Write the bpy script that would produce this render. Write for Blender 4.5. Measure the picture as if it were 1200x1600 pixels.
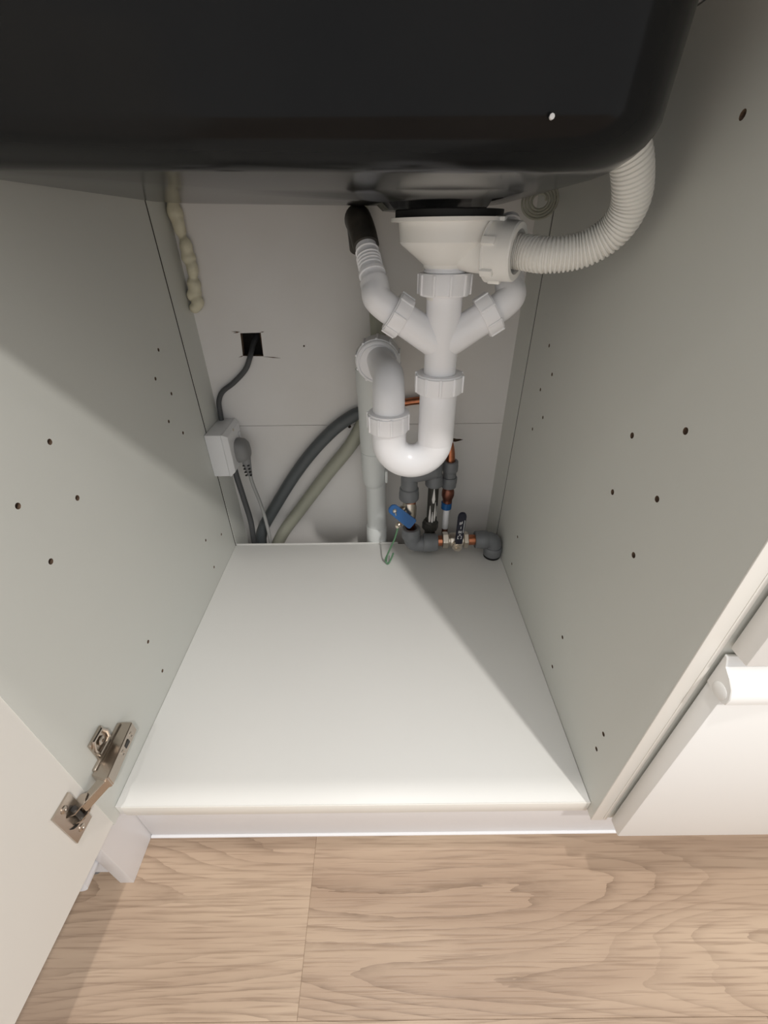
import bpy, bmesh, math, random
from mathutils import Vector, Matrix
random.seed(7)
PI = math.pi
for o in list(bpy.data.objects): bpy.data.objects.remove(o)
S = bpy.context.scene
COL = S.collection
Z0 = 0.162                      # cabinet base top is 0.162 m above the room floor; coordinates below are measured from it

# ------------------------------------------------------------------ camera
F_PX, PITCH, YAW, ROLL = 653.03, -0.590913, -0.0000483, -0.0108908
cam_d = bpy.data.cameras.new('camera'); cam = bpy.data.objects.new('camera', cam_d); COL.objects.link(cam)
fw = Vector((math.sin(YAW)*math.cos(PITCH), math.cos(YAW)*math.cos(PITCH), math.sin(PITCH)))
rt = Vector((math.cos(YAW), -math.sin(YAW), 0)); up = rt.cross(fw)
c_, s_ = math.cos(ROLL), math.sin(ROLL)
rt2 = c_*rt + s_*up; up2 = -s_*rt + c_*up
m3 = Matrix((rt2, up2, -fw)).transposed()
cam.matrix_world = Matrix.Translation((0.32297, -0.21761, 0.56271+Z0)) @ m3.to_4x4()
cam_d.sensor_fit = 'VERTICAL'; cam_d.sensor_height = 24; cam_d.lens = 24*F_PX/1600
cam_d.clip_start = 0.01
S.camera = cam

# ------------------------------------------------------------------ world, lamps, exposure
w = bpy.data.worlds.new('room_light'); S.world = w; w.use_nodes = True
bg = w.node_tree.nodes['Background']; bg.inputs[0].default_value = (0.99, 0.99, 0.985, 1); bg.inputs[1].default_value = 0.66
def lamp(name, loc, power, radius, col=(1, 0.965, 0.92)):
    d = bpy.data.lights.new(name, 'POINT'); d.energy = power; d.shadow_soft_size = radius; d.color = col
    o = bpy.data.objects.new(name, d); COL.objects.link(o); o.location = (loc[0], loc[1], loc[2]+Z0)
lamp('ceiling_downlight', (1.20, -1.36, 2.24), 96, 0.045)
lamp('ceiling_downlight', (0.35, -1.11, 2.24), 13, 0.05)
lamp('ceiling_downlight', (0.42, -0.155, 2.24), 42, 0.03)
S.view_settings.view_transform = 'Standard'; S.view_settings.look = 'None'
S.view_settings.gamma = 1; S.view_settings.use_curve_mapping = False
S.view_settings.exposure = 0.40

# ------------------------------------------------------------------ materials
M = {}
def mat(name, col, rough=0.5, metal=0.0, spec=0.5, noise=None, bump=None, coat=0.0):
    """noise=(scale, amount, second colour), bump=(scale, strength)"""
    m = bpy.data.materials.new(name); m.use_nodes = True; nt = m.node_tree; b = nt.nodes['Principled BSDF']
    b.inputs['Base Color'].default_value = (*col, 1); b.inputs['Roughness'].default_value = rough
    b.inputs['Metallic'].default_value = metal; b.inputs['Specular IOR Level'].default_value = spec
    b.inputs['Coat Weight'].default_value = coat
    tc = nt.nodes.new('ShaderNodeTexCoord')
    if noise:
        n = nt.nodes.new('ShaderNodeTexNoise'); n.inputs['Scale'].default_value = noise[0]; n.inputs['Detail'].default_value = 6
        nt.links.new(tc.outputs['Object'], n.inputs['Vector'])
        r = nt.nodes.new('ShaderNodeValToRGB'); r.color_ramp.elements[0].position = 0.5-noise[1]/2; r.color_ramp.elements[1].position = 0.5+noise[1]/2
        r.color_ramp.elements[0].color = (*noise[2], 1); r.color_ramp.elements[1].color = (*col, 1)
        nt.links.new(n.outputs['Fac'], r.inputs[0]); nt.links.new(r.outputs[0], b.inputs['Base Color'])
    if bump:
        n = nt.nodes.new('ShaderNodeTexNoise'); n.inputs['Scale'].default_value = bump[0]; n.inputs['Detail'].default_value = 4
        nt.links.new(tc.outputs['Object'], n.inputs['Vector'])
        bp = nt.nodes.new('ShaderNodeBump'); bp.inputs['Strength'].default_value = bump[1]; bp.inputs['Distance'].default_value = 0.001
        nt.links.new(n.outputs['Fac'], bp.inputs['Height']); nt.links.new(bp.outputs[0], b.inputs['Normal'])
    M[name] = m; return m
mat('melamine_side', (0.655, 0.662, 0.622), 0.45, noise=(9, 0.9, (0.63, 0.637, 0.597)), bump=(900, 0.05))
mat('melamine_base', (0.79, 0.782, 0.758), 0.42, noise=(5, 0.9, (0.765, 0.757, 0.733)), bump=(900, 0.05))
mat('edge_band', (0.80, 0.78, 0.735), 0.35)
mat('front_white', (0.84, 0.835, 0.82), 0.35)
mat('front_edge', (0.78, 0.755, 0.69), 0.38)
mat('door_white', (0.76, 0.735, 0.69), 0.38)
mat('plinth_white', (0.80, 0.79, 0.80), 0.35)
mat('sealant', (0.88, 0.88, 0.90), 0.3)
mat('chipboard', (0.20, 0.13, 0.085), 0.9, noise=(250, 0.5, (0.08, 0.05, 0.03)))
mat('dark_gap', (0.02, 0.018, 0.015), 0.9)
mat('wall_board', (0.79, 0.775, 0.765), 0.6, noise=(5, 0.6, (0.70, 0.67, 0.64)), bump=(60, 0.1))
mat('wall_paint', (0.80, 0.79, 0.77), 0.7)
mat('stone_top', (0.75, 0.74, 0.72), 0.3)
mat('sink_black', (0.006, 0.0065, 0.0075), 0.16, spec=0.14, noise=(14, 0.7, (0.011, 0.011, 0.011)))
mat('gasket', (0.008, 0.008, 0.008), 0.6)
mat('plastic_white', (0.90, 0.90, 0.925), 0.28)
mat('plastic_cream', (0.89, 0.88, 0.85), 0.3)
mat('hose_white', (0.84, 0.83, 0.79), 0.38)
mat('pipe_grey_white', (0.70, 0.72, 0.71), 0.38)
mat('fitting_grey', (0.165, 0.172, 0.182), 0.42)
mat('hose_dark', (0.085, 0.095, 0.10), 0.42)
mat('hose_pale', (0.36, 0.36, 0.295), 0.45)
mat('rubber_black', (0.025, 0.024, 0.022), 0.5, noise=(60, 0.4, (0.07, 0.062, 0.05)))
mat('cable_dark', (0.07, 0.072, 0.075), 0.5)
mat('cable_grey', (0.32, 0.32, 0.315), 0.5)
mat('plug_grey', (0.22, 0.22, 0.22), 0.5)
mat('socket_white', (0.78, 0.78, 0.79), 0.3)
mat('copper', (0.66, 0.27, 0.15), 0.28, metal=1.0, noise=(70, 0.5, (0.40, 0.14, 0.07)))
mat('copper_old', (0.30, 0.13, 0.09), 0.4, metal=0.9, noise=(120, 0.5, (0.14, 0.05, 0.035)))
mat('nickel', (0.64, 0.58, 0.50), 0.28, metal=1.0)
mat('hinge_steel', (0.52, 0.46, 0.40), 0.27, metal=1.0)
mat('hinge_dark', (0.03, 0.027, 0.025), 0.5)
mat('lever_blue', (0.01, 0.10, 0.30), 0.4)
mat('lever_black', (0.008, 0.009, 0.022), 0.35)
mat('print_white', (0.75, 0.75, 0.75), 0.5)
mat('green_wire', (0.10, 0.22, 0.12), 0.5)
mat('foam', (0.66, 0.62, 0.47), 0.6, bump=(220, 0.6))
mat('old_pipe', (0.035, 0.033, 0.028), 0.55, noise=None)
mat('rust', (0.10, 0.06, 0.035), 0.9)
mat('appliance_white', (0.80, 0.82, 0.86), 0.3)
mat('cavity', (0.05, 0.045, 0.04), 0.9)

def wood_mat():
    m = bpy.data.materials.new('oak_plank'); m.use_nodes = True; nt = m.node_tree; N = nt.nodes; L = nt.links
    b = N['Principled BSDF']; b.inputs['Roughness'].default_value = 0.45
    geo = N.new('ShaderNodeNewGeometry'); oi = N.new('ShaderNodeObjectInfo')
    off = N.new('ShaderNodeCombineXYZ'); mul = N.new('ShaderNodeMath'); mul.operation = 'MULTIPLY'; mul.inputs[1].default_value = 37.0
    L.new(oi.outputs['Random'], mul.inputs[0]); L.new(mul.outputs[0], off.inputs[0]); L.new(mul.outputs[0], off.inputs[1])
    add = N.new('ShaderNodeVectorMath'); add.operation = 'ADD'; L.new(geo.outputs['Position'], add.inputs[0]); L.new(off.outputs[0], add.inputs[1])
    def mp(sx, sy):
        q = N.new('ShaderNodeMapping'); q.inputs['Scale'].default_value = (sx, sy, 1); L.new(add.outputs[0], q.inputs[0]); return q
    def noise(sx, sy, scale, det, rough=0.55, dist=0.0):
        n = N.new('ShaderNodeTexNoise'); n.inputs['Scale'].default_value = scale; n.inputs['Detail'].default_value = det
        n.inputs['Roughness'].default_value = rough; n.inputs['Distortion'].default_value = dist
        L.new(mp(sx, sy).outputs[0], n.inputs['Vector']); return n.outputs['Fac']
    def math_(op, a, bb):
        q = N.new('ShaderNodeMath'); q.operation = op
        for i, vv in enumerate((a, bb)):
            if isinstance(vv, (int, float)): q.inputs[i].default_value = vv
            else: L.new(vv, q.inputs[i])
        return q.outputs[0]
    base = noise(1.15, 8.0, 1.0, 1.0, 0.4)                      # growth-ring contours
    fine = noise(9, 70, 1.0, 3.0)
    ringv = math_('MULTIPLY', math_('ADD', base, math_('MULTIPLY', fine, 0.022)), 165.0)
    ring = math_('POWER', math_('FRACT', math_('MULTIPLY', ringv, 0.16), 0.0), 4.0)
    msk = N.new('ShaderNodeValToRGB'); msk.color_ramp.elements[0].position = 0.42; msk.color_ramp.elements[1].position = 0.62
    L.new(noise(1.6, 9.0, 1.0, 2.0), msk.inputs[0])
    brk = N.new('ShaderNodeValToRGB'); brk.color_ramp.elements[0].position = 0.40; brk.color_ramp.elements[1].position = 0.62
    L.new(noise(30, 160, 1.0, 3.0), brk.inputs[0])
    ring = math_('MULTIPLY', ring, math_('ADD', math_('MULTIPLY', msk.outputs[0], 0.7), 0.3))
    ring = math_('MULTIPLY', ring, math_('ADD', math_('MULTIPLY', brk.outputs[0], 0.5), 0.5))
    pore = noise(10, 330, 1.0, 2.0, 0.5, 0.1)
    rp = N.new('ShaderNodeValToRGB'); rp.color_ramp.elements[0].position = 0.50; rp.color_ramp.elements[1].position = 0.66
    L.new(pore, rp.inputs[0])
    patch = noise(1.5, 9, 1.3, 4.0)
    cr = N.new('ShaderNodeValToRGB'); cr.color_ramp.elements[0].position = 0.34; cr.color_ramp.elements[1].position = 0.66
    cr.color_ramp.elements[0].color = (0.345, 0.24, 0.167, 1); cr.color_ramp.elements[1].color = (0.49, 0.367, 0.265, 1)
    L.new(patch, cr.inputs[0])
    def mix(fac, a, col):
        q = N.new('ShaderNodeMix'); q.data_type = 'RGBA'; L.new(fac, q.inputs[0]); L.new(a, q.inputs[6]); q.inputs[7].default_value = (*col, 1); return q.outputs[2]
    c1 = mix(math_('MULTIPLY', ring, 0.85), cr.outputs[0], (0.17, 0.11, 0.07))
    c2 = mix(math_('MULTIPLY', rp.outputs[0], 0.55), c1, (0.24, 0.16, 0.105))
    L.new(c2, b.inputs['Base Color'])
    bp = N.new('ShaderNodeBump'); bp.inputs['Strength'].default_value = 0.12; bp.inputs['Distance'].default_value = 0.001; bp.invert = True
    L.new(rp.outputs[0], bp.inputs['Height']); L.new(bp.outputs[0], b.inputs['Normal'])
    M['oak'] = m
wood_mat()

# ------------------------------------------------------------------ builders
ORG = {}
def V(p): return Vector(p)
def tag(o, label=None, cat=None, group=None, kind=None):
    if label: o['label'] = label
    if cat: o['category'] = cat
    if group: o['group'] = group
    if kind: o['kind'] = kind
    return o
def thing(name, loc, label, cat, group=None):
    o = bpy.data.objects.new(name, None); COL.objects.link(o); o.empty_display_size = 0.02
    o.location = (loc[0], loc[1], loc[2]+Z0); ORG[o] = V((loc[0], loc[1], loc[2]))
    return tag(o, label, cat, group)
class B:
    def __init__(s): s.bm = bmesh.new(); s.mi = 0
    def _mi(s, faces):
        for f in faces: f.material_index = s.mi
    def box(s, lo, hi, bev=0.0, rot=None, seg=2):
        lo, hi = V(lo), V(hi); c = (lo+hi)/2; d = hi-lo
        t = bmesh.new(); bmesh.ops.create_cube(t, size=1)
        for v in t.verts: v.co = Vector((v.co.x*d.x, v.co.y*d.y, v.co.z*d.z))
        if bev > 0: bmesh.ops.bevel(t, geom=t.edges[:], offset=bev, segments=seg, affect='EDGES', profile=0.5)
        for v in t.verts: v.co = (rot @ v.co if rot else v.co) + c
        s.join(t); return s
    def join(s, t):
        mp = {v: s.bm.verts.new(v.co) for v in t.verts}
        for f in t.faces:
            g = s.bm.faces.new([mp[v] for v in f.verts]); g.material_index = s.mi
        t.free()
    def prism(s, pts, n, depth):
        """pts: 3D outline (convex or not), extruded by vector n*depth"""
        d = V(n)*depth
        a = [s.bm.verts.new(V(p)) for p in pts]; b = [s.bm.verts.new(V(p)+d) for p in pts]
        k = len(pts); fs = [s.bm.faces.new(a), s.bm.faces.new(b[::-1])]
        for i in range(k): fs.append(s.bm.faces.new((a[i], a[(i+1) % k], b[(i+1) % k], b[i])))
        s._mi(fs); return s
    def rings(s, rings, closed=False, caps=True):
        vr = [[s.bm.verts.new(p) for p in r] for r in rings]; n = len(vr[0]); fs = []
        for i in range(len(vr)-(0 if closed else 1)):
            a, b = vr[i], vr[(i+1) % len(vr)]
            for j in range(n): fs.append(s.bm.faces.new((a[j], a[(j+1) % n], b[(j+1) % n], b[j])))
        if caps and not closed: fs += [s.bm.faces.new(vr[0][::-1]), s.bm.faces.new(vr[-1])]
        s._mi(fs); return s
    def lathe(s, org, axis, prof, seg=32, closed=False, caps=True):
        """prof: list of (distance along axis, radius)"""
        ax = V(axis).normalized(); u = ax.orthogonal().normalized(); q = ax.cross(u); o = V(org)
        return s.rings([[o+ax*h+(u*math.cos(2*PI*j/seg)+q*math.sin(2*PI*j/seg))*max(r, 1e-5) for j in range(seg)] for h, r in prof], closed, caps)
    def tube(s, path, r, seg=20, caps=True, scale=None):
        path = [V(p) for p in path]; n = len(path)
        T = [(path[min(i+1, n-1)]-path[max(i-1, 0)]).normalized() for i in range(n)]
        u = T[0].orthogonal().normalized(); rr = []
        for i in range(n):
            u = (u - T[i]*u.dot(T[i])).normalized(); q = T[i].cross(u)
            ri = r[i] if isinstance(r, (list, tuple)) else r
            rr.append([path[i]+(u*math.cos(2*PI*j/seg)+q*math.sin(2*PI*j/seg))*ri for j in range(seg)])
        return s.rings(rr, False, caps)
    def nut(s, c, axis, r, h, ribs=10, hole=None, ph=0.0):
        """ribbed union nut centred on c, length h along axis"""
        ax = V(axis).normalized(); o = V(c)-ax*h/2; u = ax.orthogonal().normalized(); q = ax.cross(u)
        hr = hole or r*0.72
        s.lathe(o, ax, [(0, hr), (0, r*0.93), (h*0.06, r*0.955), (h*0.9, r*0.955), (h*0.93, r*0.91), (h, r*0.89), (h, hr)], 40, True)
        for k in range(ribs):
            a = 2*PI*k/ribs+ph; d = u*math.cos(a)+q*math.sin(a); tt = ax.cross(d)
            R = Matrix((d, tt, ax)).transposed()
            p = V(c)+d*(r*0.955)
            s.box(p-V((r*0.05, r*0.055, h*0.46)), p+V((r*0.05, r*0.055, h*0.46)), r*0.03, R)
        return s
    def build(s, name, mats, parent=None, smooth=35, loc=None):
        bmesh.ops.recalc_face_normals(s.bm, faces=s.bm.faces[:])
        if parent is not None: org = ORG[parent]
        elif loc is not None: org = V(loc)
        else:
            xs = [v.co for v in s.bm.verts]; lo = [min(p[i] for p in xs) for i in range(3)]; hi = [max(p[i] for p in xs) for i in range(3)]
            org = V(((lo[0]+hi[0])/2, (lo[1]+hi[1])/2, lo[2]))
        for v in s.bm.verts: v.co -= org
        me = bpy.data.meshes.new(name); s.bm.to_mesh(me); s.bm.free()
        for m in ([mats] if isinstance(mats, str) else mats): me.materials.append(M[m])
        if smooth:
            for p in me.polygons: p.use_smooth = True
            me.set_sharp_from_angle(angle=math.radians(smooth))
        o = bpy.data.objects.new(name, me); COL.objects.link(o); ORG[o] = org
        if parent is not None: o.parent = parent
        else: o.location = (org.x, org.y, org.z+Z0)
        return o
def plate(u0, v0, u1, v1, holes, t, fr):
    """flat board with real holes. fr(u,v,w) -> world; front face at w=0, back at w=-t. holes: (loop, depth or None for through, rim material index)"""
    b = B(); bm = b.bm
    def loop(pts, w): 
        vs = [bm.verts.new(V(fr(p[0], p[1], w))) for p in pts]
        return vs, [bm.edges.new((vs[i], vs[(i+1) % len(vs)])) for i in range(len(vs))]
    outer = [(u0, v0), (u1, v0), (u1, v1), (u0, v1)]
    fv, fe = loop(outer, 0); edges = list(fe); hl = []
    for pts, dep, mi in holes:
        vs, es = loop(pts, 0); edges += es; hl.append((vs, pts, dep, mi))
    bmesh.ops.triangle_fill(bm, use_beauty=True, edges=edges)
    bv, be = loop(outer, -t); bedges = list(be)
    for i in range(4): bm.faces.new((fv[i], fv[(i+1) % 4], bv[(i+1) % 4], bv[i]))
    thr = []
    for vs, pts, dep, mi in hl:
        v2, e2 = loop(pts, -t if dep is None else -dep); k = len(vs)
        for i in range(k): bm.faces.new((vs[i], vs[(i+1) % k], v2[(i+1) % k], v2[i])).material_index = mi
        if dep is None: thr += e2
        else: bm.faces.new(v2).material_index = mi
    if thr: bmesh.ops.triangle_fill(bm, use_beauty=True, edges=bedges+thr)
    else: bm.faces.new(bv)
    return b
def circ(u, v, r, n=12): return [(u+r*math.cos(2*PI*i/n), v+r*math.sin(2*PI*i/n)) for i in range(n)]
def spline(pts, n=12):
    P = [V(p) for p in pts]; P = [P[0]*2-P[1]]+P+[P[-1]*2-P[-2]]; out = []
    for i in range(1, len(P)-2):
        for k in range(n):
            t = k/n; a, b, c, d = P[i-1], P[i], P[i+1], P[i+2]
            out.append(0.5*((2*b)+(c-a)*t+(2*a-5*b+4*c-d)*t*t+(3*b-a-3*c+d)*t**3))
    out.append(P[-2]); return out
def bend(c, a, b, R, n=14):
    """quarter (or less) arc: centre c, from direction a to direction b"""
    a, b = V(a).normalized(), V(b).normalized(); th = a.angle(b); q = (b-a*a.dot(b)).normalized()
    return [V(c)+(a*math.cos(th*i/n)+q*math.sin(th*i/n))*R for i in range(n+1)]

W = 0.564; D = 0.4965; WALL = 0.57; FLOOR = -Z0

# ================================================================== SETTING
floor = B().box((-0.9, -1.3, FLOOR-0.03), (1.7, 0.62, FLOOR-0.003)).build('floor', 'dark_gap', loc=(0.4, 0, FLOOR)); tag(floor, 'oak plank floor in front of the open sink cabinet', kind='structure')
rows = [(-0.147+0.1945*k) for k in range(-6, 4)]
for k, y0 in enumerate(rows):
    y1 = y0+0.1945; off = 0.2205 if k == 6 else (0.2205+[0.43, 0.81, 0.3, 0.62, 0.95, 0.52, 0, 0.71, 0.2, 0.5][k])
    x = off-1.22*2
    while x < 1.7:
        a, b = max(x, -0.9), min(x+1.22, 1.7)
        if b-a > 0.02 and y0 < 0.62:
            B().box((a+0.00008, y0+0.00008, FLOOR-0.009), (b-0.00008, min(y1, 0.62)-0.00008, FLOOR), 0.00025, seg=1).build('plank', 'oak', floor, smooth=0)
        x += 1.22
wall = B().box((-0.9, WALL+0.075, FLOOR), (1.7, WALL+0.12, 2.24)).build('wall_back', 'wall_paint'); tag(wall, 'pale painted wall behind the kitchen units', kind='structure')
fr_wall = lambda u, v, w_: (u, WALL-w_, v)
hx0, hx1, hz0, hz1 = 0.0725, 0.1085, 0.377, 0.417
hole = [(hx0-0.002, hz0+0.001), (hx1-0.001, hz0), (hx1+0.001, hz1), (hx0+0.001, hz1-0.0005)]
nail = lambda x, z, r: (circ(x, z, r, 8), 0.006, 1)
plate(-0.02, 0.2445, W+0.02, 0.70, [(hole, None, 1), nail(0.183, 0.394, 0.0016)], 0.012, fr_wall).build('wall_board', ['wall_board', 'chipboard'], wall, smooth=0)
plate(-0.02, FLOOR, W+0.02, 0.2437, [nail(0.256, 0.2405, 0.0035), ([(0.462, 0.2060), (0.470, 0.2050), (0.478, 0.2068), (0.486, 0.2095), (0.479, 0.2112), (0.472, 0.2115), (0.466, 0.2130), (0.461, 0.2105)], 0.006, 1)], 0.012, fr_wall).build('wall_board', ['wall_board', 'rust'], wall, smooth=0)
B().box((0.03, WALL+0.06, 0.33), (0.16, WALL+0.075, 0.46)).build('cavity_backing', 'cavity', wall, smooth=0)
B().box((hx1-0.010, WALL+0.03, 0.35), (hx1+0.006, WALL+0.05, 0.44)).build('cavity_stud', 'chipboard', wall, smooth=0)
# torn score marks round the cut-out
tm = B()
for x0, z0, x1, z1 in ((0.058, 0.4195, 0.074, 0.4185), (0.061, 0.4165, 0.073, 0.4185), (0.108, 0.4175, 0.116, 0.4185), (0.107, 0.3765, 0.138, 0.3735), (0.062, 0.3755, 0.072, 0.3785)):
    d = V((x1-x0, 0, z1-z0)); n = V((-d.z, 0, d.x)).normalized()*0.0007
    tm.prism([V((x0, WALL-0.0006, z0)), V((x0+d.x*0.6, WALL-0.0006, z0+d.z*0.6))-n, V((x1, WALL-0.0006, z1)), V((x0+d.x*0.6, WALL-0.0006, z0+d.z*0.6))+n], (0, 1, 0), 0.002)
tm.build('score_mark', 'chipboard', wall, smooth=0)
# alcove cheeks between carcass and wall
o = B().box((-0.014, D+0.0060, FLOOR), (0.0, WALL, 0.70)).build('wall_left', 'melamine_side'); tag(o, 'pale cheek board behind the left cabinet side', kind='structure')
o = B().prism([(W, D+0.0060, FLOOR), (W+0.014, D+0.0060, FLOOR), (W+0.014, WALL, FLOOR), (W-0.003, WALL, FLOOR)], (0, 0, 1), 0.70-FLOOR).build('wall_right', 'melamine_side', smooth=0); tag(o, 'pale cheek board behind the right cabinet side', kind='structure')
# plinth
pl_ = B().box((-0.018, 0.026, FLOOR), (1.30, 0.042, -0.0185), 0.0008).build('baseboard_front', 'plinth_white'); tag(pl_, 'white plinth board under the cabinets', kind='structure')
B().tube([(-0.018, 0.0255, FLOOR+0.001), (0.6, 0.0255, FLOOR+0.001), (1.30, 0.0255, FLOOR+0.001)], 0.0026, 10).build('sealant_bead', 'sealant', pl_)

# ================================================================== SINK CABINET
cab = thing('sink_cabinet', (W/2, 0.25, -0.018), 'open pale melamine base cabinet under the black sink', 'cabinet')
HR = 0.0026
def hset(side):
    s = 0.032; yf, y2, y3 = 0.0936, 0.1584, 0.3837; a, b, c = 0.3005, 0.2959, 0.038
    h = []
    big = [(yf, a), (yf, a+2*s), (y2, a+s), (y2, a+3*s)]+([(yf, a+4*s), (y2, 0.625)] if side else [])
    small = [(y3+s, b), (y3+s, b+2*s), (y3+s, b+4*s), (y3, b+s), (y3, b+3*s), (y3, c), (y3, c+2*s), (y2, c), (y2, c+2*s)]
    small += [(0.029, 0.097), (0.028, 0.067)] if side else [(0.448, 0.067)]
    return [(circ(y, z, 0.0031), 0.011, 1) for y, z in big]+[(circ(y, z, 0.0026), 0.011, 1) for y, z in small]
FP = -0.011
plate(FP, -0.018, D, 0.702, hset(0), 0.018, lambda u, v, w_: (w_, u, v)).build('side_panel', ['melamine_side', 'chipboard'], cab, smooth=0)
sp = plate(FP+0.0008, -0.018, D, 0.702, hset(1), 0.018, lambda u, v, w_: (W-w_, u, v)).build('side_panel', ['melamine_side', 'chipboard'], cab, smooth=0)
B().box((W-0.0002, FP-0.0005, -0.0182), (W+0.0132, FP+0.0010, 0.702), 0.0004).build('edge_strip', 'edge_band', sp)
B().box((W+0.0138, FP-0.0003, -0.0182), (W+0.0181, FP+0.0010, 0.702), 0.0004).build('edge_strip', 'edge_band', sp)
bp = B().box((0.0004, 0.0006, -0.020), (W-0.0004, D, 0.0), 0.0006).build('base_panel', 'melamine_base', cab)
B().box((0.008, -0.0006, -0.0205), (W-0.0004, 0.0008, 0.0002), 0.0003).build('edge_strip', 'edge_band', bp)
B().box((0.0006, D+0.0030, -0.10), (0.352, D+0.0064, 0.0005), 0.0004).build('back_panel', 'melamine_base', cab)
B().box((-0.010, D+0.0004, -0.10), (-0.0012, D+0.0058, 0.70)).build('gap_shade_strip', 'dark_gap', cab, smooth=0)  # added strip, its black stands for the shade inside the open seam
B().box((W+0.0012, D+0.0004, -0.10), (W+0.010, D+0.0058, 0.70)).build('gap_shade_strip', 'dark_gap', cab, smooth=0)  # same black shade filler in the right-hand seam
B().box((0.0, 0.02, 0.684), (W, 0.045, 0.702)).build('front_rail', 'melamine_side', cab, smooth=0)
# door, swung open about 90 degrees
ang = math.radians(-2.6)
def dr(x, y, z): return V((x*math.cos(ang)-y*math.sin(ang), x*math.sin(ang)+y*math.cos(ang), z))
door = B(); t = bmesh.new(); bmesh.ops.create_cube(t, size=1)
for v in t.verts: v.co = V(((v.co.x-0.5)*0.0185, -0.0005+(v.co.y-0.5)*0.596, -0.0150+(v.co.z+0.5)*0.715))
bmesh.ops.bevel(t, geom=t.edges[:], offset=0.0009, segments=2, affect='EDGES')
for v in t.verts: v.co = dr(*v.co)
door.join(t); door = door.build('door', 'door_white', cab)
# concealed hinge
hz = 0.0655
hinge = B()
pts = lambda x0: [(x0, -0.0455, hz-0.029), (x0, -0.0235, hz-0.029), (x0, -0.0215, hz-0.017), (x0, -0.0215, hz+0.017), (x0, -0.0235, hz+0.029), (x0, -0.0455, hz+0.029)]
def dpr(b, pts, dx):
    b.prism([dr(*p) for p in pts], dr(1, 0, 0), dx)
# cup flange as a plate with the cup hole
cup = plate(-0.0465, hz-0.029, -0.0225, hz+0.029, [([( -0.0335+0.0140*math.cos(2*PI*i/16)*0.72, hz+0.0140*math.sin(2*PI*i/16)) for i in range(16)], 0.0155, 1)], 0.0022, lambda u, v, w_: dr(0.0024+w_, u, v))
hinge = cup.build('hinge', ['hinge_steel', 'hinge_dark'], cab, smooth=0)
for zz in (hz-0.0215, hz+0.0215):
    B().lathe(dr(0.0022, -0.035, zz), dr(1, 0, 0), [(0, 0.0038), (0.0008, 0.0038), (0.0014, 0.0028), (0.0015, 0.0016), (0.0006, 0.0012)], 16).build('screw', 'hinge_steel', hinge)
# mounting plate and wings
mp = B().box((0.0, 0.006, hz-0.011), (0.0045, 0.060, hz+0.011), 0.001)
mp.box((0.0, 0.017, hz+0.008), (0.0035, 0.041, hz+0.040), 0.0015)
mp.build('mounting_plate', 'hinge_steel', hinge)
for s in (1,):
    ring = B(); base = [(0.019, 0.019), (0.039, 0.019), (0.040, 0.030), (0.036, 0.040), (0.022, 0.040), (0.018, 0.030)]
    ring.tube([(0.005, y, hz+s*z) for y, z in base+base[:2]], 0.0022, 8).build('plate_rim', 'hinge_steel', hinge)
    B().lathe((0.003, 0.029, hz+s*0.030), (1, 0, 0), [(0, 0.005), (0.0035, 0.005), (0.0045, 0.0035), (0.0045, 0.0018), (0.0025, 0.0015)], 16).build('screw', 'hinge_steel', hinge)
# arm: channel that rises from the panel
h2 = 0.0088
arm = B().prism([(0.001, 0.062, hz-h2), (0.0165, 0.062, hz-h2), (0.0205, 0.000, hz-h2), (0.0185, -0.003, hz-h2), (0.001, 0.002, hz-h2)], (0, 0, 1), 2*h2)
bmesh.ops.bevel(arm.bm, geom=arm.bm.edges[:], offset=0.0009, segments=2, affect='EDGES')
arm = arm.build('hinge_arm', 'hinge_steel', hinge)
def armx(y): return 0.0165+(0.062-y)/0.062*0.004
for y, r in ((0.051, 0.0036), (0.030, 0.0036)):
    B().lathe((armx(y)-0.0006, y, hz), (1, 0, 0.0), [(0, r), (0.0009, r), (0.0012, r*0.7), (0.0002, r*0.35)], 14).build('screw', 'hinge_steel', hinge)
B().box((armx(0.040)-0.001, 0.0365, hz-0.003), (armx(0.040)+0.0006, 0.0445, hz+0.003)).build('arm_slot', 'hinge_dark', hinge)
# link into the cup
lk = B().prism([(0.0195, -0.0010, hz-0.0068), (0.0090, 0.001, hz-0.0068), (0.0010, -0.0245, hz-0.0068), (0.0075, -0.0265, hz-0.0068)], (0, 0, 1), 0.0136)
bmesh.ops.bevel(lk.bm, geom=lk.bm.edges[:], offset=0.0009, segments=2, affect='EDGES'); lk.build('hinge_link', 'hinge_steel', hinge)
for s in (-1, 1):
    B().prism([(0.0075, -0.0145, hz+s*0.0082-0.0008), (0.0010, -0.0160, hz+s*0.0082-0.0008), (-0.004, -0.030, hz+s*0.0082-0.0008), (-0.004, -0.0385, hz+s*0.0082-0.0008), (0.0055, -0.0345, hz+s*0.0082-0.0008), (0.0090, -0.0250, hz+s*0.0082-0.0008)], (0, 0, 1), 0.0016).build('hinge_link', 'hinge_steel', hinge)
B().lathe((0.003, -0.030, hz-0.0115), (0, 0, 1), [(0, 0.0028), (0.023, 0.0028)], 12).build('hinge_pin', 'hinge_dark', hinge)

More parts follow.
